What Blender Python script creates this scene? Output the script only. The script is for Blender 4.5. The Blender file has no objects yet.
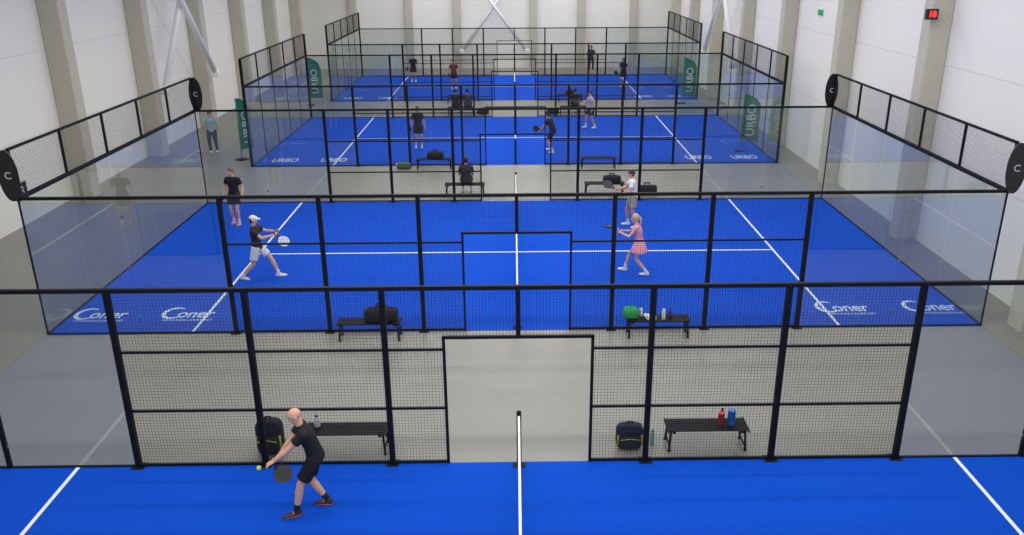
import bpy, math, random
import numpy as np
from mathutils import Vector, Matrix
from mathutils.bvhtree import BVHTree
random.seed(3)
scene=bpy.context.scene
try:
    scene.view_settings.view_transform='Standard'
    scene.view_settings.look='None'
except Exception as e: print(e)
COL=scene.collection
def lin(c):
    return tuple(((x/255)/12.92 if x/255<=.04045 else ((x/255+.055)/1.055)**2.4) for x in c)
# ---------------------------------------------------------------- materials
def mat(name,rgb,rough=.6,var=.08,scale=20,bump=0.0,metal=0.0,spec=.5,bscale=None,emit=None,estr=0):
    m=bpy.data.materials.new(name); m.use_nodes=True
    nt=m.node_tree; b=nt.nodes['Principled BSDF']
    c=lin(rgb)
    tc=nt.nodes.new('ShaderNodeTexCoord'); n=nt.nodes.new('ShaderNodeTexNoise')
    n.inputs['Scale'].default_value=scale; n.inputs['Detail'].default_value=4
    nt.links.new(tc.outputs['Object'],n.inputs['Vector'])
    mx=nt.nodes.new('ShaderNodeMix'); mx.data_type='RGBA'
    mx.inputs[6].default_value=tuple(x*(1-var) for x in c)+(1,)
    mx.inputs[7].default_value=tuple(min(1,x*(1+var)) for x in c)+(1,)
    nt.links.new(n.outputs['Fac'],mx.inputs[0]); nt.links.new(mx.outputs[2],b.inputs['Base Color'])
    b.inputs['Roughness'].default_value=rough; b.inputs['Metallic'].default_value=metal
    b.inputs['Specular IOR Level'].default_value=spec
    if bump>0:
        n2=nt.nodes.new('ShaderNodeTexNoise'); n2.inputs['Scale'].default_value=bscale or scale*4
        nt.links.new(tc.outputs['Object'],n2.inputs['Vector'])
        bp=nt.nodes.new('ShaderNodeBump'); bp.inputs['Strength'].default_value=bump; bp.inputs['Distance'].default_value=.01
        nt.links.new(n2.outputs['Fac'],bp.inputs['Height']); nt.links.new(bp.outputs['Normal'],b.inputs['Normal'])
    if emit:
        b.inputs['Emission Color'].default_value=lin(emit)+(1,); b.inputs['Emission Strength'].default_value=estr
    return m
def glass_mat():
    m=bpy.data.materials.new('tempered_glass'); m.use_nodes=True
    nt=m.node_tree; nt.nodes.clear()
    out=nt.nodes.new('ShaderNodeOutputMaterial'); mix=nt.nodes.new('ShaderNodeMixShader')
    tr=nt.nodes.new('ShaderNodeBsdfTransparent'); tr.inputs[0].default_value=(.82,.86,.845,1)
    gl=nt.nodes.new('ShaderNodeBsdfGlossy'); gl.inputs['Roughness'].default_value=.01; gl.inputs[0].default_value=(.95,.97,.95,1)
    lw=nt.nodes.new('ShaderNodeLayerWeight'); lw.inputs[0].default_value=.5
    pw=nt.nodes.new('ShaderNodeMath'); pw.operation='POWER'; pw.inputs[1].default_value=3.2
    ma=nt.nodes.new('ShaderNodeMath'); ma.operation='MULTIPLY_ADD'; ma.inputs[1].default_value=.85; ma.inputs[2].default_value=.12; ma.use_clamp=True
    L=nt.links
    L.new(lw.outputs['Facing'],pw.inputs[0]); L.new(pw.outputs[0],ma.inputs[0]); L.new(ma.outputs[0],mix.inputs[0])
    L.new(tr.outputs[0],mix.inputs[1]); L.new(gl.outputs[0],mix.inputs[2]); L.new(mix.outputs[0],out.inputs[0])
    return m
M={}
M['turf']=mat('blue_turf',(5,78,200),.85,.10,60,.5,spec=.12,bscale=500)
M['line']=mat('white_line',(235,238,240),.8,.03,60)
M['logo']=mat('logo_white',(205,218,240),.8,.05,60)
M['floor']=mat('painted_concrete',(140,138,128),.36,.06,1.2,spec=.45)
M['wall']=mat('wall_panel',(242,240,231),.75,.02,.7)
M['col']=mat('concrete',(196,191,175),.85,.07,3,.2)
M['ceil']=mat('ceiling_paint',(225,225,220),.8,.03,2)
M['black']=mat('black_powdercoat',(15,15,17),.6,.15,30,spec=.25)
M['wire']=mat('mesh_wire',(34,36,40),.6,.1,30,spec=.3)
M['net']=mat('net_cord',(25,25,28),.8,.1,50)
M['tape']=mat('net_tape',(232,232,228),.7,.03,50)
M['glass']=glass_mat()
M['white']=mat('white_paint',(245,245,242),.5,.02,10)
M['green']=mat('flag_green',(18,112,88),.7,.08,10)
M['signblack']=mat('sign_black',(14,14,16),.35,.1,10)
M['red_led']=mat('red_led',(255,40,30),.5,.02,10,emit=(255,30,20),estr=4)
M['exit']=mat('exit_green',(30,150,85),.5,.02,10,emit=(30,190,100),estr=.15)
M['steel']=mat('steel',(150,150,150),.35,.1,30,metal=.8)
S_={}
def colm(rgb,kind='cloth'):
    k=(rgb,kind)
    if k not in S_:
        S_[k]=mat('%s_%02x%02x%02x'%(kind,*rgb),rgb,{'cloth':.85,'skin':.5,'hair':.7,'shoe':.5,'plastic':.35}[kind],.08,25,.9 if kind=='cloth' else 0,bscale=16)
    return S_[k]
# ---------------------------------------------------------------- mesh builder
class MB:
    def __init__(s): s.v=[];s.f=[];s.m=[];s.mats=[]
    def mi(s,m):
        if m not in s.mats: s.mats.append(m)
        return s.mats.index(m)
    def add(s,vs,fs,m):
        o=len(s.v); s.v+= [tuple(v) for v in vs]; k=s.mi(m)
        for f in fs: s.f.append(tuple(i+o for i in f)); s.m.append(k)
    def box(s,c,d,m,R=None):
        c=Vector(c); vs=[]
        for x in(-.5,.5):
            for y in(-.5,.5):
                for z in(-.5,.5):
                    p=Vector((x*d[0],y*d[1],z*d[2]))
                    if R is not None: p=R@p
                    vs.append(c+p)
        s.add(vs,[(0,1,3,2),(4,6,7,5),(0,4,5,1),(2,3,7,6),(0,2,6,4),(1,5,7,3)],m)
    def tube(s,p0,p1,r,m,n=8,r2=None,caps=True):
        p0=Vector(p0);p1=Vector(p1);t=(p1-p0).normalized()
        a=t.orthogonal().normalized();b=t.cross(a);r2=r if r2 is None else r2
        vs=[]
        for p,rr in((p0,r),(p1,r2)):
            for i in range(n):
                an=2*math.pi*i/n+.4; vs.append(p+a*rr*math.cos(an)+b*rr*math.sin(an))
        fs=[(i,(i+1)%n,n+(i+1)%n,n+i) for i in range(n)]
        if caps: fs+=[tuple(range(n))[::-1],tuple(range(n,2*n))]
        s.add(vs,fs,m)
    def path(s,pts,r,m,n=8):
        for a,b in zip(pts[:-1],pts[1:]): s.tube(a,b,r,m,n)
    def grid(s,o,u,v,lu,lv,m,step=.05,r=.0024):
        o=Vector(o);u=Vector(u);v=Vector(v)
        nu=int(round(lu/step)); nv=int(round(lv/step))
        for i in range(nu+1): s.tube(o+u*(i*lu/nu),o+u*(i*lu/nu)+v*lv,r,m,3,caps=False)
        for j in range(nv+1): s.tube(o+v*(j*lv/nv),o+v*(j*lv/nv)+u*lu,r,m,3,caps=False)
    def sup(s,c,rad,m,e1=.4,e2=.4,R=None,nu=12,nv=24):
        c=Vector(c); vs=[];fs=[]
        pw=lambda x,e: math.copysign(abs(x)**e,x)
        for i in range(nu+1):
            th=-math.pi/2+math.pi*i/nu
            for j in range(nv):
                ph=2*math.pi*j/nv
                p=Vector((rad[0]*pw(math.cos(th),e1)*pw(math.cos(ph),e2),rad[1]*pw(math.cos(th),e1)*pw(math.sin(ph),e2),rad[2]*pw(math.sin(th),e1)))
                if R is not None:p=R@p
                vs.append(c+p)
        for i in range(nu):
            for j in range(nv):
                fs.append((i*nv+j,i*nv+(j+1)%nv,(i+1)*nv+(j+1)%nv,(i+1)*nv+j))
        s.add(vs,fs,m)
    def lathe(s,c,prof,m,n=20):
        c=Vector(c);vs=[];fs=[]
        for r,z in prof:
            for j in range(n):
                a=2*math.pi*j/n; vs.append(c+Vector((r*math.cos(a),r*math.sin(a),z)))
        for i in range(len(prof)-1):
            for j in range(n): fs.append((i*n+j,i*n+(j+1)%n,(i+1)*n+(j+1)%n,(i+1)*n+j))
        fs+=[tuple(range(n))[::-1],tuple((len(prof)-1)*n+j for j in range(n))]
        s.add(vs,fs,m)
    def obj(s,name,parent=None,smooth=False,loc=(0,0,0),rz=0,sc=None):
        me=bpy.data.meshes.new(name)
        vs=s.v if sc is None else [(v[0]*sc[0],v[1]*sc[1],v[2]*sc[2]) for v in s.v]
        me.from_pydata(vs,[],s.f)
        for m in s.mats: me.materials.append(m)
        me.polygons.foreach_set('material_index',s.m)
        if smooth: me.polygons.foreach_set('use_smooth',[True]*len(s.f))
        me.update()
        o=bpy.data.objects.new(name,me); COL.objects.link(o)
        o.location=loc;o.rotation_euler=(0,0,rz)
        if parent: o.parent=parent
        return o
def empty(name,loc=(0,0,0)):
    e=bpy.data.objects.new(name,None);COL.objects.link(e);e.location=loc;e.empty_display_size=.3;return e
def text(name,body,size,m,mtx,parent=None,ext=.001,bold=0.0):
    cu=bpy.data.curves.new(name,'FONT');cu.body=body;cu.size=size;cu.extrude=ext;cu.align_x='CENTER';cu.align_y='CENTER';cu.offset=bold
    t=bpy.data.objects.new(name+'_tmp',cu);COL.objects.link(t)
    dg=bpy.context.evaluated_depsgraph_get();dg.update()
    me=bpy.data.meshes.new_from_object(t.evaluated_get(dg)); bpy.data.objects.remove(t)
    me.materials.clear();me.materials.append(m)
    o=bpy.data.objects.new(name,me);COL.objects.link(o);o.matrix_world=mtx
    if parent:
        o.parent=parent; o.matrix_parent_inverse=Matrix.Identity(4); o.matrix_local=mtx
    return o
# ---------------------------------------------------------------- room
XL,XR,YB,YF,HC=-14.7,11.2,60.6,-2.0,9.4
def slab(name,c,d,m):
    b=MB();b.box(c,d,m);return b.obj(name)
slab('floor',((XL+XR)/2,(YB+YF)/2,-.1),(XR-XL+.8,YB-YF+.8,.2),M['floor'])
slab('ceiling',((XL+XR)/2,(YB+YF)/2,HC+.1),(XR-XL+.8,YB-YF+.8,.2),M['ceil'])
slab('wall_left',(XL-.15,(YB+YF)/2,HC/2),(.3,YB-YF+.6,HC),M['wall'])
slab('wall_right',(XR+.15,(YB+YF)/2,HC/2),(.3,YB-YF+.6,HC),M['wall'])
slab('wall_back',((XL+XR)/2,YB+.15,HC/2),(XR-XL,.3,HC),M['wall'])
slab('wall_front',((XL+XR)/2,YF-.15,HC/2),(XR-XL,.3,HC),M['wall'])
seam=mat('panel_joint',(212,209,199),.8,.05,5)
zs=(2.4,4.8,7.2)
b=MB()
for z in zs: b.box((XL+.003,(YB+YF)/2,z),(.006,YB-YF,.014),seam)
b.obj('trim_1')
b=MB()
for z in zs: b.box((XR-.003,(YB+YF)/2,z),(.006,YB-YF,.014),seam)
b.obj('trim_2')
b=MB()
for z in zs: b.box(((XL+XR)/2,YB-.003,z),(XR-XL,.006,.014),seam)
b.obj('trim_3')
def column(x,y,dx,dy):
    b=MB();
    ch=.03
    pr=[(-dx/2+ch,-dy/2),(dx/2-ch,-dy/2),(dx/2,-dy/2+ch),(dx/2,dy/2-ch),(dx/2-ch,dy/2),(-dx/2+ch,dy/2),(-dx/2,dy/2-ch),(-dx/2,-dy/2+ch)]
    vs=[(px,py,z) for z in(0,HC) for px,py in pr]
    b.add(vs,[(i,(i+1)%8,8+(i+1)%8,8+i) for i in range(8)]+[tuple(range(8))[::-1],tuple(range(8,16))],M['col'])
    b.obj('concrete_column',loc=(x,y,0))
ycl=[3.6+6.07*i for i in range(10)]
ycr=[4.5+6.1*i for i in range(10)]
for y in ycl: 
    if y<YB-.5: column(XL+.33,y,.66,.55)
for y in ycr:
    if y<YB-.5: column(XR-.28,y,.56,.5)
for x in (-11,-7.2,-3.9,1.3,4.6,8.2): column(x,YB-.2,.5,.4)
def brace(p0,p1,p2,p3):
    b=MB();b.tube(p0,p1,.12,M['white'],12);b.tube(p2,p3,.12,M['white'],12)
    for p in(p0,p1,p2,p3): b.sup(p,(.17,.17,.17),M['white'])
    b.obj('wall_brace',smooth=True)
brace((-3.6,YB-.55,1.2),(.9,YB-.55,7.2),(.9,YB-.8,1.2),(-3.6,YB-.8,7.2))
brace((XL+.8,ycl[5]+.4,2.5),(XL+.8,ycl[6]-.4,8.5),(XL+1.05,ycl[6]-.4,2.5),(XL+1.05,ycl[5]+.4,8.5))
brace((XR-.7,ycr[6]+.4,2.5),(XR-.7,ycr[7]-.4,8.5),(XR-.95,ycr[7]-.4,2.5),(XR-.95,ycr[6]+.4,8.5))
# ---------------------------------------------------------------- courts
TZ=.012
CY=[1.8,16.8,31.8,46.8]
def side_fence(fr,wi,y,first=False,posts8=False):
    pw=.085
    for x in(-6,-4,-2,2,4,6):
        fr.box((x,y,1.5),(pw,.08,3.0),M['black']); fr.box((x,y,.008),(.2,.2,.016),M['black'])
    fr.box((0,y,2.6),(.07,.07,.8),M['black'])
    fr.box((0,y,3.0),(20,.06,.06),M['black'])
    for sx in(-1,1):
        fr.box((sx*3.55,y,2.0),(4.9,.035,.035),M['black']); fr.box((sx*3.55,y,1.0),(4.9,.035,.035),M['black'])
        fr.box((sx*3.55,y,.04),(4.9,.035,.035),M['black'])
        fr.box((sx*1.12,y,1.1),(.045,.045,2.2),M['black'])
        wi.grid((1.12 if sx>0 else -6,y,0.03),(1,0,0),(0,0,1),4.88,2.97,M['wire'])
        if posts8: fr.box((sx*8.02,y,1.5),(.06,.06,3.0),M['black'])
        fr.box((sx*8,y,.02),(4,.04,.03),M['black'])
        for z in(.4,1.5,2.6): fr.box((sx*8,y,z),(.05,.03,.05),M['steel'])
    fr.box((0,y,2.2),(2.29,.045,.045),M['black'])
    wi.grid((-1.12,y,2.2),(1,0,0),(0,0,1),2.24,.8,M['wire'])
def build_court(i,y0):
    c=empty('padel_court',(0,y0,0))
    t=MB();t.box((0,5,TZ/2),(20,10,TZ),M['turf']);t.obj('turf',c)
    l=MB();zz=TZ+.0015
    for sx in(-1,1): l.box((sx*6.95,5,zz),(.06,9.96,.003),M['line'])
    l.box((0,5,zz+.0005),(13.9,.06,.003),M['line']);l.obj('court_lines',c)
    e=empty('court_enclosure',(0,y0,0))
    fr=MB();wi=MB()
    side_fence(fr,wi,0,posts8=(i==0));side_fence(fr,wi,10,posts8=(i==0))
    for sx in(-1,1):
        X=sx*10
        fr.box((X,5,3.0),(.07,10.07,.08),M['black']);fr.box((X,5,4.0),(.05,10.05,.05),M['black']);fr.box((X,5,.02),(.04,10,.03),M['black'])
        for k in range(6):
            yy=2*k
            if k in(0,5):
                if i>=2: fr.box((X,yy,2.0),(.09,.09,4.0),M['black'])
                else: fr.box((X,yy,3.5),(.06,.06,1.0),M['black'])
            else: fr.box((X,yy,3.5),(.05,.05,1.0),M['black'])
            if i>=2 or k in(0,5): fr.box((X,yy,1.5),(.03,.03,3.0),M['black'])
        wi.grid((X,0,3.0),(0,1,0),(0,0,1),10,1.0,M['wire'])
    fr.obj('steel_frame',e);wi.obj('wire_mesh',e)
    g=MB()
    for sx in(-1,1):
        for k in range(5):
            X=sx*10;g.add([(X,2*k+.01,.05),(X,2*k+1.99,.05),(X,2*k+1.99,2.96),(X,2*k+.01,2.96)],[(0,1,2,3)],M['glass'])
        for yy in(0,10):
            for a,bx in((6.05,7.99),(8.01,9.97)):
                g.add([(sx*a,yy,.05),(sx*bx,yy,.05),(sx*bx,yy,2.96),(sx*a,yy,2.96)],[(0,1,2,3)],M['glass'])
    g.obj('glass_panels',e)
    n=MB()
    n.grid((0,.12,.03),(0,1,0),(0,0,1),9.76,.86,M['net'],step=.045,r=.0015)
    n.box((0,5,.90),(.035,9.7,.06),M['tape'])
    for yy in(.1,9.9):
        n.box((0,yy,.49),(.075,.075,.95),M['black']);n.box((0,yy,.020),(.2,.12,.012),M['black']);n.tube((0,yy,.96),(0,yy,.985),.03,M['black'])
    n.obj('padel_net',loc=(0,y0,0))
    SY=Matrix.Diagonal((1,1.45,1,1))
    if i==1:
        for x in(-9.3,-7.35,7.4,9.4):
            yy=1.0
            text('logo_text','oner',.42,M['logo'],Matrix.Translation((x+.14,yy,TZ+.003))@SY,c,bold=.006)
            text('logo_caption','WWW.PADELCOURTS.NET',.09,M['logo'],Matrix.Translation((x+.05,yy-.34,TZ+.003))@SY,c)
            lb=MB()
            vs=[];N=22
            for k in range(N+1):
                a=math.radians(50+270*k/N);w=.012+.03*math.sin(math.pi*k/N)
                for r in(.21-w,.21+w): vs.append((x-.36+r*1.1*math.cos(a),yy+.06+r*1.35*math.sin(a),TZ+.004))
            lb.add(vs,[(2*k,2*k+1,2*k+3,2*k+2) for k in range(N)],M['logo']);lb.obj('logo_swoosh',c)
    if i>=2:
        for x in(-9.0,-7.1,7.2,9.0):
            text('logo_text','URBO',.42,M['logo'],Matrix.Translation((x,.95,TZ+.003))@Matrix.Diagonal((.9,1.9,1,1)),c,bold=.01)
for i,y in enumerate(CY): build_court(i,y)
# corner oval signs
for y in(16.75,26.85):
    for sx in(-1,1):
        b=MB();N=32
        vs=[(.20*math.cos(2*math.pi*k/N),yy,.52*math.sin(2*math.pi*k/N)) for yy in(-.015,.015) for k in range(N)]
        b.add(vs,[(k,(k+1)%N,N+(k+1)%N,N+k) for k in range(N)]+[tuple(range(N)),tuple(range(N,2*N))[::-1]],M['signblack'])
        o=b.obj('oval_sign',loc=(sx*10.0+(-.08*sx if y>20 else .02*sx),y-.06 if y<20 else y,3.50))
        text('sign_text','C',.2,M['logo'],Matrix.Translation((0,-.018,0))@Matrix.Rotation(math.pi/2,4,'X'),o)
# flags
def flag(x,y,h,tilt=0):
    b=MB();b.tube((0,0,0),(0,0,h),.014,M['steel']);b.box((0,0,.015),(.4,.4,.03),M['black'])
    n=14;vs=[]
    for k in range(n+1):
        z=.35+(h-.4)*k/n; w=.70 if k<n-4 else .70*math.sqrt(max(0,1-((k-(n-4))/4.2)**2))
        for q in range(5):
            u=q/4; vs.append((.01+w*u,.03*math.sin(u*5+k*.5),z+.12*u*(1-u)))
    b.add(vs,[(k*5+q,k*5+q+1,k*5+q+6,k*5+q+5) for k in range(n) for q in range(4)],M['green'])
    o=b.obj('feather_flag',smooth=True,loc=(x,y,.013 if abs(y-33.9)<.01 else 0),rz=tilt)
    text('flag_text','URBO',.48,M['logo'],Matrix.Translation((.36,-.06,1.25))@Matrix.Rotation(math.pi/2,4,'X')@Matrix.Rotation(math.pi/2,4,'Z'),o)
flag(-10.9,45.6,2.5);flag(8.9,45.4,2.4);flag(9.1,33.9,2.3);flag(-10.75,33.0,2.4,1.1)
# LED clock, exit sign
b=MB();b.box((0,0,0),(.30,.10,.26),M['signblack']);b.box((.0,.08,.0),(.06,.08,.06),M['black']);o=b.obj('led_clock',loc=(XR-.62,22.45,6.08))
text('digits','18',.2,M['red_led'],Matrix.Translation((-.0,-.056,0))@Matrix.Rotation(math.pi/2,4,'X'),o,bold=.006)
b=MB();b.box((0,0,0),(.05,.42,.2),M['exit']);b.box((0,0,.115),(.06,.44,.03),M['white']);o=b.obj('exit_sign',loc=(XR-.03,32.2,5.5))
b=MB();b.box((0,0,0),(.03,.5,.5),M['signblack']);o=b.obj('court_number_sign',loc=(XL+.02,24.8,1.0))
text('number','3',.4,M['logo'],Matrix.Translation((.018,0,0))@Matrix.Rotation(math.pi/2,4,'Z')@Matrix.Rotation(math.pi/2,4,'X'),o)
# ---------------------------------------------------------------- benches and belongings
BH=.385
def bench(x,y,L=1.3,D=.40):
    b=MB()
    for k in range(7):
        b.box((0,-D/2+.03+k*(D-.06)/6,BH-.011),(L,.040,.022),M['black'])
    for sx in(-1,1):
        b.box((sx*(L/2-.1),0,BH-.037),(.05,D,.03),M['black'])
        b.box((sx*(L/2),0,BH-.016),(.02,D+.02,.04),M['black'])
        for sy in(-1,1):
            b.tube((sx*(L/2-.05),sy*(D/2-.04),BH-.03),(sx*(L/2-.03),sy*(D/2-.02),.0),.02,M['black'],8)
            b.tube((sx*(L/2-.03),sy*(D/2-.02),0),(sx*(L/2-.03),sy*(D/2-.02),.012),.03,M['black'],8)
        b.box((sx*(L/2-.04),0,.08),(.025,D-.06,.025),M['black'])
    b.box((0,0,BH-.05),(L-.2,.03,.03),M['black'])
    b.obj('bench',loc=(x,y,0))
def backpack(x,y,z,rgb=(22,24,32),acc=(190,190,40),s=1.0,rz=0,sc=None):
    b=MB();m=colm(rgb);a=colm(acc)
    b.sup((0,0,.25*s),(.18*s,.11*s,.25*s),m,.45,.5);b.sup((0,-.11*s,.17*s),(.14*s,.05*s,.13*s),m,.4,.5)
    b.sup((0,-.09*s,.36*s),(.12*s,.035*s,.05*s),m,.5,.5)
    b.path([(-.13*s,-.165*s,.24*s),(0,-.168*s,.27*s),(.13*s,-.165*s,.24*s)],.007*s,a)
    b.box((-.155*s,-.06*s,.2*s),(.02*s,.07*s,.2*s),a);b.box((.155*s,-.06*s,.2*s),(.02*s,.07*s,.2*s),a)
    b.path([(-.04*s,0,.49*s),(-.035*s,0,.54*s),(.035*s,0,.54*s),(.04*s,0,.49*s)],.01*s,m)
    for sx in(-1,1): b.path([(sx*.08*s,.08*s,.46*s),(sx*.1*s,.16*s,.38*s),(sx*.11*s,.17*s,.2*s),(sx*.12*s,.1*s,.06*s)],.016*s,m)
    b.obj('backpack',smooth=True,loc=(x,y,z),rz=rz,sc=sc)
def duffel(x,y,z,rgb=(22,22,26),acc=(120,120,120),s=1.0,rz=0):
    b=MB();m=colm(rgb);a=colm(acc)
    b.sup((0,0,.15*s),(.33*s,.16*s,.15*s),m,.6,.45);b.sup((-.3*s,0,.15*s),(.05*s,.13*s,.12*s),a,.5,.5);b.sup((.3*s,0,.15*s),(.05*s,.13*s,.12*s),m,.5,.5)
    for sy in(-1,1): b.path([(-.12*s,sy*.12*s,.22*s),(-.09*s,sy*.06*s,.36*s),(.09*s,sy*.06*s,.36*s),(.12*s,sy*.12*s,.22*s)],.012*s,m)
    b.box((0,0,.298*s),(.5*s,.02*s,.01*s),a)
    b.sup((0,-.15*s,.13*s),(.18*s,.035*s,.09*s),m,.4,.4)
    b.obj('sports_bag',smooth=True,loc=(x,y,z),rz=rz)
def bottle(x,y,z,rgb,h=.25,r=.037,cap=(30,30,30)):
    b=MB();m=colm(rgb,'plastic')
    b.lathe((0,0,0),[(r*.85,0),(r,.01),(r,h*.35),(r*.9,h*.42),(r,h*.5),(r,h*.68),(r*.55,h*.82),(r*.45,h*.86)],m)
    b.lathe((0,0,h*.86),[(r*.5,0),(r*.5,h*.1),(r*.3,h*.14)],colm(cap,'plastic'));b.obj('water_bottle',smooth=True,loc=(x,y,z))
def tin(x,y,z,rgb,h=.2,r=.04):
    b=MB();m=colm(rgb,'plastic')
    b.lathe((0,0,0),[(r*.95,0),(r,.008),(r,h*.93),(r*1.04,h*.94),(r*1.04,h),(r*.8,h+.004)],m);b.obj('ball_tube',smooth=True,loc=(x,y,z))
B0=BH+.002
bench(-2.78,12.25);bench(3.05,12.25)
backpack(-4.02,12.2,.0,s=1.2,acc=(200,200,50));
bottle(-3.27,12.3,B0,(205,205,200),.22,.05)
backpack(1.8,12.22,0,(26,32,52),(190,185,60),.92,sc=(1.35,1,.95));bottle(2.19,12.3,0,(120,180,150),.27,cap=(40,120,70))
tin(3.29,12.27,B0,(200,50,45),.19,.05);bottle(3.33,12.38,B0,(205,60,50),.22);tin(3.45,12.24,B0,(40,120,200),.26,.062)
bench(-3.1,16.5,1.3,.36);bench(2.95,16.5,1.3,.36)
duffel(-2.85,16.5,B0,(14,14,16),(30,30,34),1.0)
b=MB();b.sup((0,0,.13),(.17,.14,.13),colm((40,150,80)),.7,.7);b.path([(-.05,0,.24),(0,0,.3),(.05,0,.24)],.01,colm((40,150,80)));b.obj('ball_bag',smooth=True,loc=(2.37,16.5,B0))
def shoe_(x,y,z,rz,rgb=(230,230,230)):
    b=MB();b.sup((0,0,.03),(.05,.14,.03),colm(rgb,'shoe'),.5,.8);b.sup((0,-.06,.07),(.04,.07,.045),colm(rgb,'shoe'),.7,.8);b.sup((0,0,.012),(.052,.145,.012),colm((60,60,60),'shoe'),.4,.8);b.obj('sports_shoe',smooth=True,loc=(x,y,z),rz=rz)
shoe_(2.72,16.5,B0,.2);shoe_(2.86,16.48,B0,-.1);bottle(2.6,16.6,B0,(220,225,225),.24);bottle(3.2,16.5,B0,(60,60,65),.22);bottle(3.05,16.42,B0,(225,225,225),.3)
bench(-1.7,27.6,1.3);bench(2.95,27.6,1.3)
duffel(3.2,27.6,B0,(24,24,28),(60,60,60),.85);duffel(4.4,27.7,0,(30,30,34),(210,210,210),.95)
bench(-3.05,31.3,1.3);bench(3.1,31.3,1.3)
duffel(-3.0,31.3,B0,(16,16,18),(40,40,44),.9);duffel(-4.2,31.3,0,(70,90,70),(170,190,120),.8)
bench(-2.7,42.5,1.3);bench(2.9,42.5,1.3);bench(-3,46.3,1.3);bench(3,46.3,1.3)
duffel(-1.6,42.6,0,(24,24,28),(60,60,60),.85);duffel(1.9,42.5,0,(24,24,28),(60,60,60),.85);duffel(3.0,46.3,B0,(24,24,28),(150,60,60),.8)
# ---------------------------------------------------------------- people
def V3(*a): return Vector(a)
def loft(G,pts,rx,ry,right,n=14):
    V,F=G;o=len(V);pts=[Vector(p) for p in pts];right=Vector(right)
    for i,p in enumerate(pts):
        t=(pts[min(i+1,len(pts)-1)]-pts[max(i-1,0)]).normalized()
        r=right-t*right.dot(t)
        if r.length<1e-3: r=t.orthogonal()
        r.normalize();f=t.cross(r)
        for k in range(n):
            a=2*math.pi*k/n;V.append(p+r*rx[i]*math.cos(a)+f*ry[i]*math.sin(a))
    m=len(pts)
    for i in range(m-1):
        for k in range(n):F.append((o+i*n+k,o+i*n+(k+1)%n,o+(i+1)*n+(k+1)%n,o+(i+1)*n+k))
    F.append(tuple(o+k for k in range(n))[::-1]);F.append(tuple(o+(m-1)*n+k for k in range(n)))
def ell(G,c,r,fr=None,nu=10,nv=14):
    V,F=G;o=len(V);c=Vector(c)
    if isinstance(r,(int,float)): r=(r,r,r)
    V.append(c+(fr@Vector((0,0,-r[2])) if fr else Vector((0,0,-r[2]))))
    for i in range(1,nu):
        th=-math.pi/2+math.pi*i/nu
        for j in range(nv):
            ph=2*math.pi*j/nv;p=Vector((r[0]*math.cos(th)*math.cos(ph),r[1]*math.cos(th)*math.sin(ph),r[2]*math.sin(th)))
            V.append(c+(fr@p if fr else p))
    V.append(c+(fr@Vector((0,0,r[2])) if fr else Vector((0,0,r[2]))))
    top=len(V)-1
    for j in range(nv):
        F.append((o,o+1+(j+1)%nv,o+1+j));F.append((top,o+1+(nu-2)*nv+j,o+1+(nu-2)*nv+(j+1)%nv))
    for i in range(nu-2):
        for j in range(nv):
            a=o+1+i*nv;b_=a+nv;F.append((a+j,a+(j+1)%nv,b_+(j+1)%nv,b_+j))
def limb(G,a,b,r0,r1,mid=None,n=12):
    a=Vector(a);b=Vector(b)
    pts=[a];rr=[r0]
    if mid: pts.append(a.lerp(b,mid[0]));rr.append(mid[1])
    pts.append(b);rr.append(r1)
    loft(G,pts,rr,rr,(b-a).orthogonal(),n);ell(G,a,r0*.995);ell(G,b,r1*.995)
def ik(a,t,l1,l2,pole):
    d=t-a;L=min(d.length,(l1+l2)*.999);L=max(L,.12);d=d.normalized()
    ca=(l1*l1+L*L-l2*l2)/(2*l1*L);ca=max(-1,min(1,ca));h=l1*math.sqrt(1-ca*ca)
    p=pole-d*pole.dot(d);p.normalize()
    return a+d*l1*ca+p*h,a+d*L
def hand(G,wr,d,n,side,curl,fr):
    d=d.normalized();n=(n-d*n.dot(d)).normalized();s=d.cross(n)
    loft(G,[wr-d*.01,wr+d*.03,wr+d*.065,wr+d*.092],[.026,.037,.043,.038],[.019,.017,.015,.011],s,12)
    for i,(ln) in enumerate((.070,.080,.074,.058)):
        off=side*(.034-.0227*i);p=wr+d*.085+s*off
        dr=(d+s*off*3.2).normalized();ang=0
        pts=[p-dr*.015,p]
        for q,fa in enumerate((.45,.30,.25)):
            ang+=curl*(.8,1.0,.8)[q];v=dr*math.cos(ang)+n*math.sin(ang);p=p+v*ln*fa;pts.append(p)
        loft(G,pts,[fr,fr,fr*.97,fr*.9,fr*.75],[fr,fr,fr*.97,fr*.9,fr*.75],s,8);ell(G,p,fr*.78,None,6,8)
    p=wr+d*.025+s*side*.022;v=(s*side*.8+d*.75+n*.35*(1+curl)).normalized();p1=p+v*.042
    v2=(s*side*(.5-.4*curl)+d*.8+n*.7*curl).normalized();p2=p1+v2*.034
    loft(G,[p,p1,p2],[fr*1.35,fr*1.15,fr*.9],[fr*1.35,fr*1.15,fr*.9],n,8);ell(G,p2,fr*.9,None,6,8)
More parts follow.
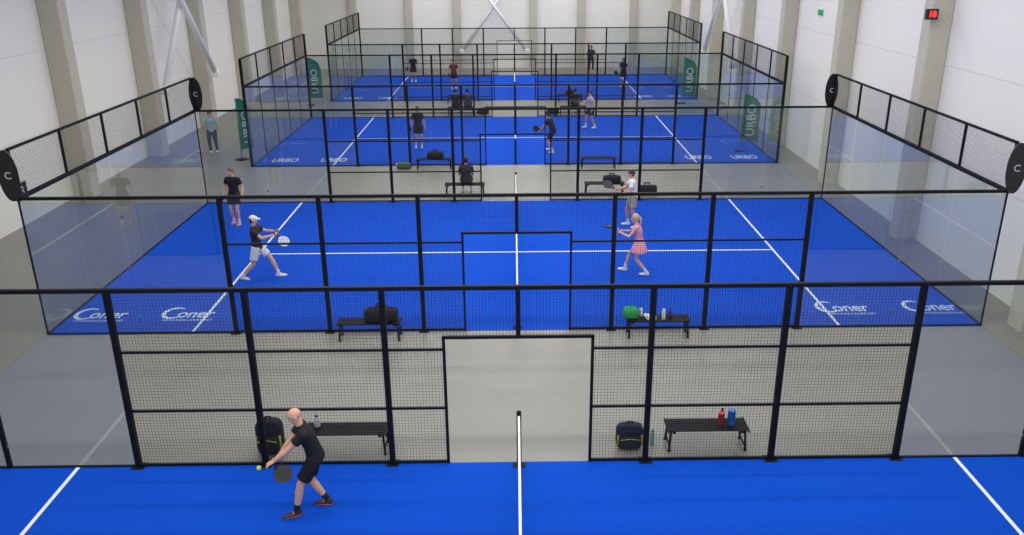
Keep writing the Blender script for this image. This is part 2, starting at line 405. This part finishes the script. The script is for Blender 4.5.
def racket(mtx,rgb,grip=(30,30,32)):
    b=MB();m=colm(rgb,'plastic');k=colm(grip,'plastic');N=36
    out=[];hc=.325
    for i in range(N):
        a=2*math.pi*i/N;x=.13*math.cos(a);z=.145*math.sin(a)
        if z<0:x*=1-.25*(z/.145)**2
        out.append((x,z+hc))
    vs=[(x,y,z) for y in(-.019,.019) for x,z in out]
    b.add(vs,[(i,(i+1)%N,N+(i+1)%N,N+i) for i in range(N)],k)
    b.add(vs,[tuple(range(N)),tuple(range(N,2*N))[::-1]],m)
    for sx in(-1,1): b.path([(sx*.012,0,.11),(sx*.04,0,.16),(sx*.062,0,.21)],.016,k)
    b.tube((0,0,0),(0,0,.125),.016,k,10);b.tube((0,0,-.005),(0,0,.008),.02,k,10)
    for ix in range(-3,4):
        for iz in range(-3,4):
            if ix*ix+iz*iz<=10:
                for y in(-.0195,.0195): b.tube((ix*.028,y-.0006,hc+iz*.028),(ix*.028,y+.0006,hc+iz*.028),.005,k,6)
    o=b.obj('padel_racket');o.matrix_world=mtx;return o
def person(name,x,y,face,H=1.78,vox=.009,pel=(0,0,.93),lean=6,side=0,twist=0,hipyaw=0,look=(0,1,-.15),rh=(.28,.1,.85),lh=(-.28,.1,.85),
           rf=(.12,0),lf=(-.12,0),rfy=0,lfy=0,rfz=0,lfz=0,seat=False,relb=(.5,-1,-.2),lelb=(-.5,-1,-.2),knee=(0,1,.1),
           skin=(205,150,120),hair=(60,42,30),hairstyle='short',shirt=(20,20,22),shorts=(22,22,25),shoe=(235,235,235),sock=(230,230,230),
           bottoms='shorts',rk=None,rkrgb=(40,40,40),w=1.0,z0=TZ+.002,sl=.55,curl=.35,cap=(235,235,235),hems=.72,sole=(205,205,203),palmR=None,palmL=None,rhd=None,lhd=None):
    k=H/1.78;G={};soles=[]
    g=lambda l:G.setdefault(l,([],[]))
    pel=Vector(pel);Z=V3(0,0,1)
    up=V3(math.sin(math.radians(side)),math.sin(math.radians(lean)),math.cos(math.radians(lean))).normalized()
    tw=math.radians(twist);right=V3(math.cos(tw),math.sin(tw),0);right=(right-up*right.dot(up)).normalized();fwd=up.cross(right)
    hy=math.radians(hipyaw);hr=V3(math.cos(hy),math.sin(hy),0);hf=Z.cross(hr)
    ank={'R':V3(rf[0],rf[1],.09+rfz),'L':V3(lf[0],lf[1],.09+lfz)}
    if not seat:
        for _ in range(60):
            ok=all((ank[s_]-(pel+hr*(.09 if s_=='R' else -.09)-Z*.02)).length<.845 for s_ in 'RL')
            if ok:break
            pel.z-=.01
    ul=Z.lerp(up,.6).normalized()
    P=lambda s_:pel+ul*min(s_,.2)+up*max(0,s_-.2)
    # torso
    lv=[-.05,.04,.13,.22,.31,.39,.445,.485,.515]
    rx=[.168,.163,.150,.155,.172,.182,.168,.115,.066];ry=[.128,.122,.112,.113,.120,.118,.100,.076,.058]
    if w<.95: rx=[.165,.145,.122,.128,.15,.155,.145,.1,.055];ry=[.125,.11,.095,.105,.128,.115,.09,.065,.05]
    loft(g('shirt'),[P(s_) for s_ in lv],rx,ry,right,20)
    sh={'R':P(.435)+right*.168*w,'L':P(.435)-right*.168*w}
    # pelvis
    loft(g('shorts'),[pel-Z*.12,pel-Z*.05,pel+Z*.03,pel+ul*.1],[.1,.165,.165,.15],[.09,.125,.12,.11],hr,18)
    # neck / head
    nd=(up*.6+Z*.4).normalized();nb=P(.49)
    lk=Vector(look).normalized();hc=nb+nd*.17+lk*.022
    hu=(nd*.35+Z*.65);hu=(hu-lk*hu.dot(lk)).normalized();hrr=lk.cross(hu)
    fr=Matrix((hrr,lk,hu)).transposed()
    sk=g('skin')
    loft(sk,[nb-nd*.03,nb+nd*.05,hc-hu*.05-lk*.015],[.062,.052,.05],[.062,.054,.052],right,14)
    h=lambda a,b_,c:hc+hrr*a+lk*b_+hu*c
    ell(sk,h(0,-.012,.03),(.076,.094,.088),fr);ell(sk,h(0,.022,-.03),(.058,.066,.078),fr);ell(sk,h(0,.045,-.075),(.034,.036,.03),fr)
    ell(sk,h(0,.088,-.012),(.012,.020,.022),fr);ell(sk,h(0,.078,.012),(.009,.015,.025),fr)
    for s_ in(-1,1): ell(sk,h(s_*.077,-.008,-.002),(.010,.019,.031),fr)
    if hairstyle!='bald' :
        ell(g('hair'),h(0,-.024,.045),(.083,.098,.088),fr);ell(g('hair'),h(0,-.05,.0),(.077,.06,.075),fr)
    if hairstyle=='pony':
        loft(g('hair'),[h(0,-.1,.05),h(0,-.15,.0),h(0,-.15,-.1),h(0,-.13,-.2)],[.03,.035,.03,.012],[.03,.03,.025,.012],hrr)
    if hairstyle=='cap':
        ell(g('cap'),h(0,-.012,.058),(.086,.104,.075),fr);ell(g('cap'),h(0,.1,.06),(.062,.075,.009),fr)
    # arms
    rkm=None
    for s_,tgt,pole in(('R',rh,relb),('L',lh,lelb)):
        sg=1 if s_=='R' else -1
        a=sh[s_];e,wv=ik(a,Vector(tgt),.285,.255,Vector(pole))
        limb(sk,a,e,.052*(.85 if w<.95 else 1),.040*(.88 if w<.95 else 1),(.4,.050*(.85 if w<.95 else 1)));limb(sk,e,wv,.040*(.88 if w<.95 else 1),.027,(.3,.044*(.88 if w<.95 else 1)))
        if sl>0:
            ell(g('shirt'),a+(e-a)*.05,.073 if w>.95 else .06)
            loft(g('shirt'),[a-(e-a)*.1,a+(e-a)*sl*.5,a+(e-a)*sl],[.066*w,.068*w,.071*w],[.066*w,.068*w,.071*w],right,14)
            loft(g('shirt'),[P(.40),P(.41).lerp(a,.6),a],[.1,.085*w,.062*w],[.09,.08*w,.062*w],up,14)
        d=(wv-e).normalized()
        hd=rhd if s_=='R' else lhd
        if hd is not None: d=Vector(hd).normalized()
        n=-right*sg+fwd*.2
        pm=palmR if s_=='R' else palmL
        if pm is not None:n=Vector(pm)
        cu=curl;frr=.0085 if vox<.007 else .0095
        if rk and rk[0]==s_:
            ra=Vector(rk[1]).normalized();sx=ra-d*ra.dot(d);sx=sx.normalized()*sg;n=sx.cross(d);cu=1.15
            ra=(ra*.6+sx*sg*.4).normalized()
            gc=wv+d*.078+n*.028;yy=(n-ra*n.dot(ra)).normalized();xx=yy.cross(ra)
            rkm=Matrix((xx,yy,ra)).transposed().to_4x4();rkm.translation=(gc-ra*.055)
        n=(n-d*n.dot(d)).normalized()
        hand(sk,wv,d,n,sg,cu,frr)
    # legs
    for s_ in 'RL':
        sg=1 if s_=='R' else -1
        hip=pel+hr*.09*sg-Z*.02
        kn,an=ik(hip,ank[s_],.435,.42,Vector(knee)+hr*sg*.12)
        f=1 if w>.95 else .92
        limb(sk,hip,kn,.085*f,.055*f,(.45,.078*f));limb(sk,kn,an,.054*f,.036,(.32,.060*f))
        if bottoms=='shorts':
            q=hems;loft(g('shorts'),[hip+Z*.03,hip+(kn-hip)*.3,hip+(kn-hip)*q],[.100,.104,.102],[.108,.108,.104],hr,16)
        elif bottoms=='pants':
            loft(g('shorts'),[hip+Z*.03,hip+(kn-hip)*.4,kn],[.1,.095,.075],[.105,.098,.078],hr,14);limb(g('shorts'),kn,kn+(an-kn)*.93,.074,.055)
        fy=math.radians(rfy if s_=='R' else lfy);fd=V3(-math.sin(fy),math.cos(fy),0);fr_=V3(math.cos(fy),math.sin(fy),0)
        lift=rfz if s_=='R' else lfz
        if lift>.02: fd=(fd-Z*min(.8,lift*5)).normalized()
        fu=fr_.cross(fd)
        b0=an-fu*.09
        F_=lambda a,c:b0+fd*a+fu*c
        loft(g('shoe'),[F_(-.075,.035),F_(-.06,.04),F_(0,.045),F_(.06,.038),F_(.12,.03),F_(.17,.026),F_(.195,.022)],[.018,.036,.041,.044,.049,.040,.018],[.018,.038,.045,.037,.029,.025,.014],fr_,14)
        loft(g('shoe'),[F_(-.02,.05),F_(-.012,.095)],[.04,.037],[.05,.045],fr_,14)
        soles.append((b0,fd,fr_,fu))
        shin=(kn-an).normalized();limb(g('sock'),an-shin*.02,an+shin*.085,.040,.045)
    if bottoms=='skirt':
        ps=[pel+Z*.09,pel+Z*.0,pel-Z*.12,pel-Z*.24]
        loft(g('shorts'),ps,[.13,.175,.225,.26],[.105,.14,.19,.225],hr,22)
    # union
    allV=[];allF=[];bv={}
    for l,(V,F) in G.items():
        o=len(allV);allV+=V;allF+=[tuple(i+o for i in f) for f in F];bv[l]=BVHTree.FromPolygons([tuple(v) for v in V],F)
    me=bpy.data.meshes.new('tmp');me.from_pydata([tuple(v) for v in allV],[],allF);me.update()
    t=bpy.data.objects.new('tmp',me);COL.objects.link(t)
    r=t.modifiers.new('r','REMESH');r.mode='VOXEL';r.voxel_size=vox
    sm=t.modifiers.new('s','SMOOTH');sm.factor=.5;sm.iterations=2
    dg=bpy.context.evaluated_depsgraph_get();dg.update()
    m2=bpy.data.meshes.new_from_object(t.evaluated_get(dg));bpy.data.objects.remove(t)
    m2.name=name
    labs=list(bv.keys())
    colmap={'skin':colm(skin,'skin'),'shirt':colm(shirt),'shorts':colm(shorts),'hair':colm(hair,'hair'),'cap':colm(cap),'shoe':colm(shoe,'shoe'),'sock':colm(sock)}
    m2.materials.clear()
    for l in labs:m2.materials.append(colmap[l])
    pri={'cap':-.004,'shirt':-.003,'shorts':-.001,'hair':-.002,'shoe':-.002,'sock':-.001,'skin':.003}
    if bottoms=='skirt': pri['shorts']=-.012
    idx=[]
    for p in m2.polygons:
        c=p.center;best=9;bi=0
        for i,l in enumerate(labs):
            q=bv[l].find_nearest(c,.06)
            if q[0] is not None and q[3]+pri[l]<best:best=q[3]+pri[l];bi=i
        idx.append(bi)
    m2.polygons.foreach_set('material_index',idx)
    m2.polygons.foreach_set('use_smooth',[True]*len(idx))
    m2.transform(Matrix.Scale(k,4));m2.update()
    o=bpy.data.objects.new(name,m2);COL.objects.link(o);o.location=(x,y,z0);o.rotation_euler=(0,0,math.radians(face))
    # facial features and soles
    b=MB();dk=colm((35,25,22),'hair');wh=colm((225,220,215),'plastic');lip=colm((160,85,75),'skin')
    for s_ in(-1,1):
        b.sup(h(s_*.030,.070,.012)*k,(.014*k,.011*k,.009*k),wh,1,1,fr,8,10);b.sup(h(s_*.030,.0785,.012)*k,(.006*k,.005*k,.006*k),dk,1,1,fr,6,8)
        b.sup(h(s_*.031,.076,.034)*k,(.019*k,.008*k,.0045*k),colm(hair,'hair'),1,1,fr,6,8)
    b.sup(h(0,.083,-.052)*k,(.022*k,.007*k,.006*k),lip,1,1,fr,6,10)
    b.obj('face_features',o,True)
    b=MB();sm_=colm(sole,'shoe')
    for b0,fd,fr_,fu in soles:
        R_=Matrix((fr_,fd,fu)).transposed()
        b.sup((b0+fd*.06+fu*.013)*k,(.050*k,.142*k,.013*k),sm_,.5,.85,R_,8,24)
        b.sup((b0+fd*.05+fu*.048)*k,(.043*k,.02*k,.03*k),sm_,.6,.8,R_,6,16)
    b.obj('shoe_soles',o,True)
    if rkm is not None:
        W=Matrix.Translation((x,y,z0))@Matrix.Rotation(math.radians(face),4,'Z')
        rkm.translation=rkm.translation*k
        racket(W@rkm,rkrgb)
    return o
# near man bouncing the ball
person('bald_man',-3.0,10.64,102,H=1.84,vox=.0055,pel=(0,-.10,.90),lean=22,twist=5,look=(-.1,1,-.55),
  rh=(.08,.40,.86),lh=(-.14,.46,.92),rf=(.08,-.2),lf=(-.09,.22),rfy=-15,lfy=12,relb=(.6,-1,-.3),lelb=(-.7,-1,-.2),
  hairstyle='bald',hair=(120,90,70),skin=(222,170,140),shirt=(17,17,19),shorts=(15,15,17),shoe=(50,48,54),sock=(30,30,32),sole=(165,80,72),
  rk=('R',(-.05,.05,-1)),rkrgb=(105,100,60),lhd=(.05,1,-.5),palmL=(.2,-.3,-1),curl=.3,hems=.78)
b=MB();b.sup((0,0,0),(.034,.034,.034),colm((205,225,50)),1,1);b.path([(.034*math.cos(a)*.98,.034*math.sin(a)*.98,.012*math.sin(2*a)) for a in [i*.4 for i in range(17)]],.0012,M['tape'],4);b.obj('tennis_ball',smooth=True,loc=(-3.64,10.44,.86))
person('man_in_cap',-6.38,20.05,-90,vox=.009,pel=(0,-.02,.90),lean=-3,side=0,look=(-.1,1,-.15),rh=(.05,.40,1.12),lh=(-.22,.40,1.14),
  rf=(.12,-.42),lf=(-.08,.42),rfy=-20,lfy=10,hairstyle='cap',skin=(220,170,145),shirt=(30,32,36),shorts=(232,230,224),shoe=(240,240,240),
  rk=('R',(0,1,-.5)),rkrgb=(215,220,225))
person('man',-8.35,24.6,172,vox=.011,lean=3,look=(.1,1,-.1),rh=(.30,.05,.90),lh=(-.27,.10,.88),rf=(.11,0),lf=(-.11,.12),
  hairstyle='short',hair=(120,90,60),skin=(214,160,135),shirt=(20,20,22),shorts=(40,42,50),shoe=(225,110,105),rk=('R',(.1,.8,-.6)),rkrgb=(50,50,50))
person('woman',3.0,20.15,72,H=1.68,vox=.009,w=.86,pel=(0,-.06,.88),lean=14,look=(-.1,1,-.1),rh=(.08,.45,1.12),lh=(-.15,.40,1.12),
  rf=(.1,.32),lf=(-.12,-.3),hairstyle='pony',hair=(215,190,140),skin=(222,172,150),shirt=(240,165,180),shorts=(242,165,182),bottoms='skirt',
  shoe=(245,245,245),sl=.25,rk=('R',(-.1,1,.1)),rkrgb=(60,60,70))
person('man',3.42,24.0,88,vox=.011,lean=8,look=(0,1,-.1),rh=(.1,.45,1.1),lh=(-.2,.38,1.05),rf=(.15,.12),lf=(-.2,-.12),
  hair=(60,45,35),skin=(205,150,122),shirt=(232,232,226),shorts=(160,158,135),rk=('R',(0,1,.2)),rkrgb=(40,40,45))
fv=.014
person('man',-4.0,34.9,185,vox=fv,shirt=(30,28,30),shorts=(30,30,36),rk=('R',(.2,.7,.2)))
person('man',1.45,34.0,60,vox=fv,lean=26,pel=(0,-.08,.85),rh=(.15,.5,.8),lh=(-.15,.45,.8),rf=(.2,.15),lf=(-.25,-.2),shirt=(24,24,28),shorts=(30,30,34),rk=('R',(0,1,-.3)))
person('man',3.5,38.9,110,vox=fv,lean=8,shirt=(170,172,176),shorts=(40,42,50),rf=(.15,.2),lf=(-.2,-.1),rh=(.2,.4,1.05),rk=('R',(0,1,.2)))
person('man',-12.3,34.4,190,vox=fv,H=1.74,shirt=(150,185,205),shorts=(40,60,90),rf=(.12,.05),lf=(-.12,-.05),bottoms='pants',z0=0.002)
person('man',-6.3,53.9,180,vox=fv,shirt=(26,26,32),shorts=(30,30,36),rk=('R',(.2,.7,.2)))
person('man',-3.6,51.0,190,vox=fv,shirt=(110,50,48),shorts=(34,34,38),rk=('R',(.2,.7,.2)))
person('man',6.5,51.3,150,vox=fv,shirt=(24,24,28),shorts=(28,28,32),rk=('R',(.2,.7,.2)))
person('man',5.2,58.6,180,vox=fv,shirt=(60,60,66),shorts=(40,40,50),bottoms='pants',z0=0.002)
def seated(x,y,face,shirt,shorts,hair):
    person('seated_player',x,y,face,vox=.012,pel=(0,0,BH+.12),seat=True,lean=14,rf=(.14,.45),lf=(-.14,.42),rh=(.16,.42,.60),lh=(-.16,.42,.60),look=(0,1,-.05),shirt=shirt,shorts=shorts,hair=hair,z0=0.002)
seated(-1.65,27.55,0,(36,38,42),(40,40,46),(50,40,34))
seated(-2.95,42.4,0,(26,26,30),(34,34,38),(60,48,36));seated(-2.35,42.4,0,(60,62,70),(34,34,38),(50,36,30));seated(3.0,42.4,0,(24,24,28),(34,34,38),(40,30,26))
# ---------------------------------------------------------------- lamps
for i,y in enumerate([0.5,5.5,10.5,15.5,20.5,25.5,30.5,36,41.5,47,52.5,57.5]):
    L=bpy.data.lights.new('led_strip','AREA');L.shape='RECTANGLE';L.size=19;L.size_y=.5;L.energy=480 if y<35 else 510;L.color=(1,.985,.95)
    o=bpy.data.objects.new('led_strip_light',L);COL.objects.link(o);o.location=(0,y,HC-.25)
w=bpy.data.worlds.new('World');scene.world=w;w.use_nodes=True;w.node_tree.nodes['Background'].inputs[0].default_value=(.8,.85,.9,1);w.node_tree.nodes['Background'].inputs[1].default_value=.3
# ---------------------------------------------------------------- camera (solved from measured court landmarks)
corr=[((-6,11.8,0),(143,463)),((-2,11.8,0),(393,461)),((2,11.8,0),(645,459)),((6,11.8,0),(891,456)),
((-6,11.8,3),(103,293)),((-4,11.8,3),(243,291)),((-2,11.8,3),(380,290)),((0,11.8,3),(517,289)),((2,11.8,3),(654,287)),((4,11.8,3),(793,286)),((6,11.8,3),(928,285)),
((-6,16.8,0),(238,333)),((-4,16.8,0),(331,332)),((-2,16.8,0),(424,331)),((2,16.8,0),(612,329)),((4,16.8,0),(703,328)),((6,16.8,0),(796,327)),
((-6,16.8,3),(218,199)),((-4,16.8,3),(318,198)),((0,16.8,3),(516,196)),((4,16.8,3),(712,194)),((6,16.8,3),(811,193)),
((-10,16.8,0),(43,334)),((10,16.8,0),(984,325)),((-6.95,16.8,0),(196,331)),((6.95,16.8,0),(838,325)),
((-10,26.8,4),(191,77)),((10,26.8,4),(836,72)),((-10,31.8,4),(238,57)),((10,31.8,4),(790,56)),((-10,31.8,0),(251,167)),((10,31.8,0),(776,163)),((0,26.8,3),(516,107)),((0,41.8,0),(515,119)),((0,46.8,0),(515,104)),((0,56.8,0),(515,78))]
A=np.array([c[0] for c in corr],float);B=np.array([c[1] for c in corr],float)
def rot(p,y,r):
    Rz=lambda a:np.array([[math.cos(a),-math.sin(a),0],[math.sin(a),math.cos(a),0],[0,0,1]])
    a=math.pi/2-p;Rx=np.array([[1,0,0],[0,math.cos(a),-math.sin(a)],[0,math.sin(a),math.cos(a)]])
    return Rz(y)@Rx@Rz(r)
def proj(q):
    R=rot(q[3],q[4],q[5]);pc=(A-q[:3])@R
    return np.stack([512+q[6]*pc[:,0]/-pc[:,2]-q[7],267.5-q[6]*pc[:,1]/-pc[:,2]],1)
q=np.array([0,0,7.53,math.radians(20),0,0,864.,0.])
for it in range(40):
    r0=(proj(q)-B).ravel();J=[]
    for i in range(8):
        d=np.zeros(8);d[i]=1e-4;J.append((((proj(q+d)-B).ravel())-r0)/1e-4)
    J=np.array(J).T;reg=np.diag([0,0,0,0,0,0,0,1e-3])
    q=q-np.linalg.solve(J.T@J+reg+1e-9*np.eye(8),J.T@r0+reg@q)
R=rot(q[3],q[4],q[5])
cd=bpy.data.cameras.new('cam');cam=bpy.data.objects.new('camera',cd);COL.objects.link(cam)
mw=Matrix([[*R[0],q[0]],[*R[1],q[1]],[*R[2],q[2]],[0,0,0,1]]);cam.matrix_world=mw
cd.sensor_width=36;cd.sensor_fit='HORIZONTAL';cd.lens=q[6]/1024*36;cd.shift_x=q[7]/1024;cd.clip_end=200
scene.camera=cam
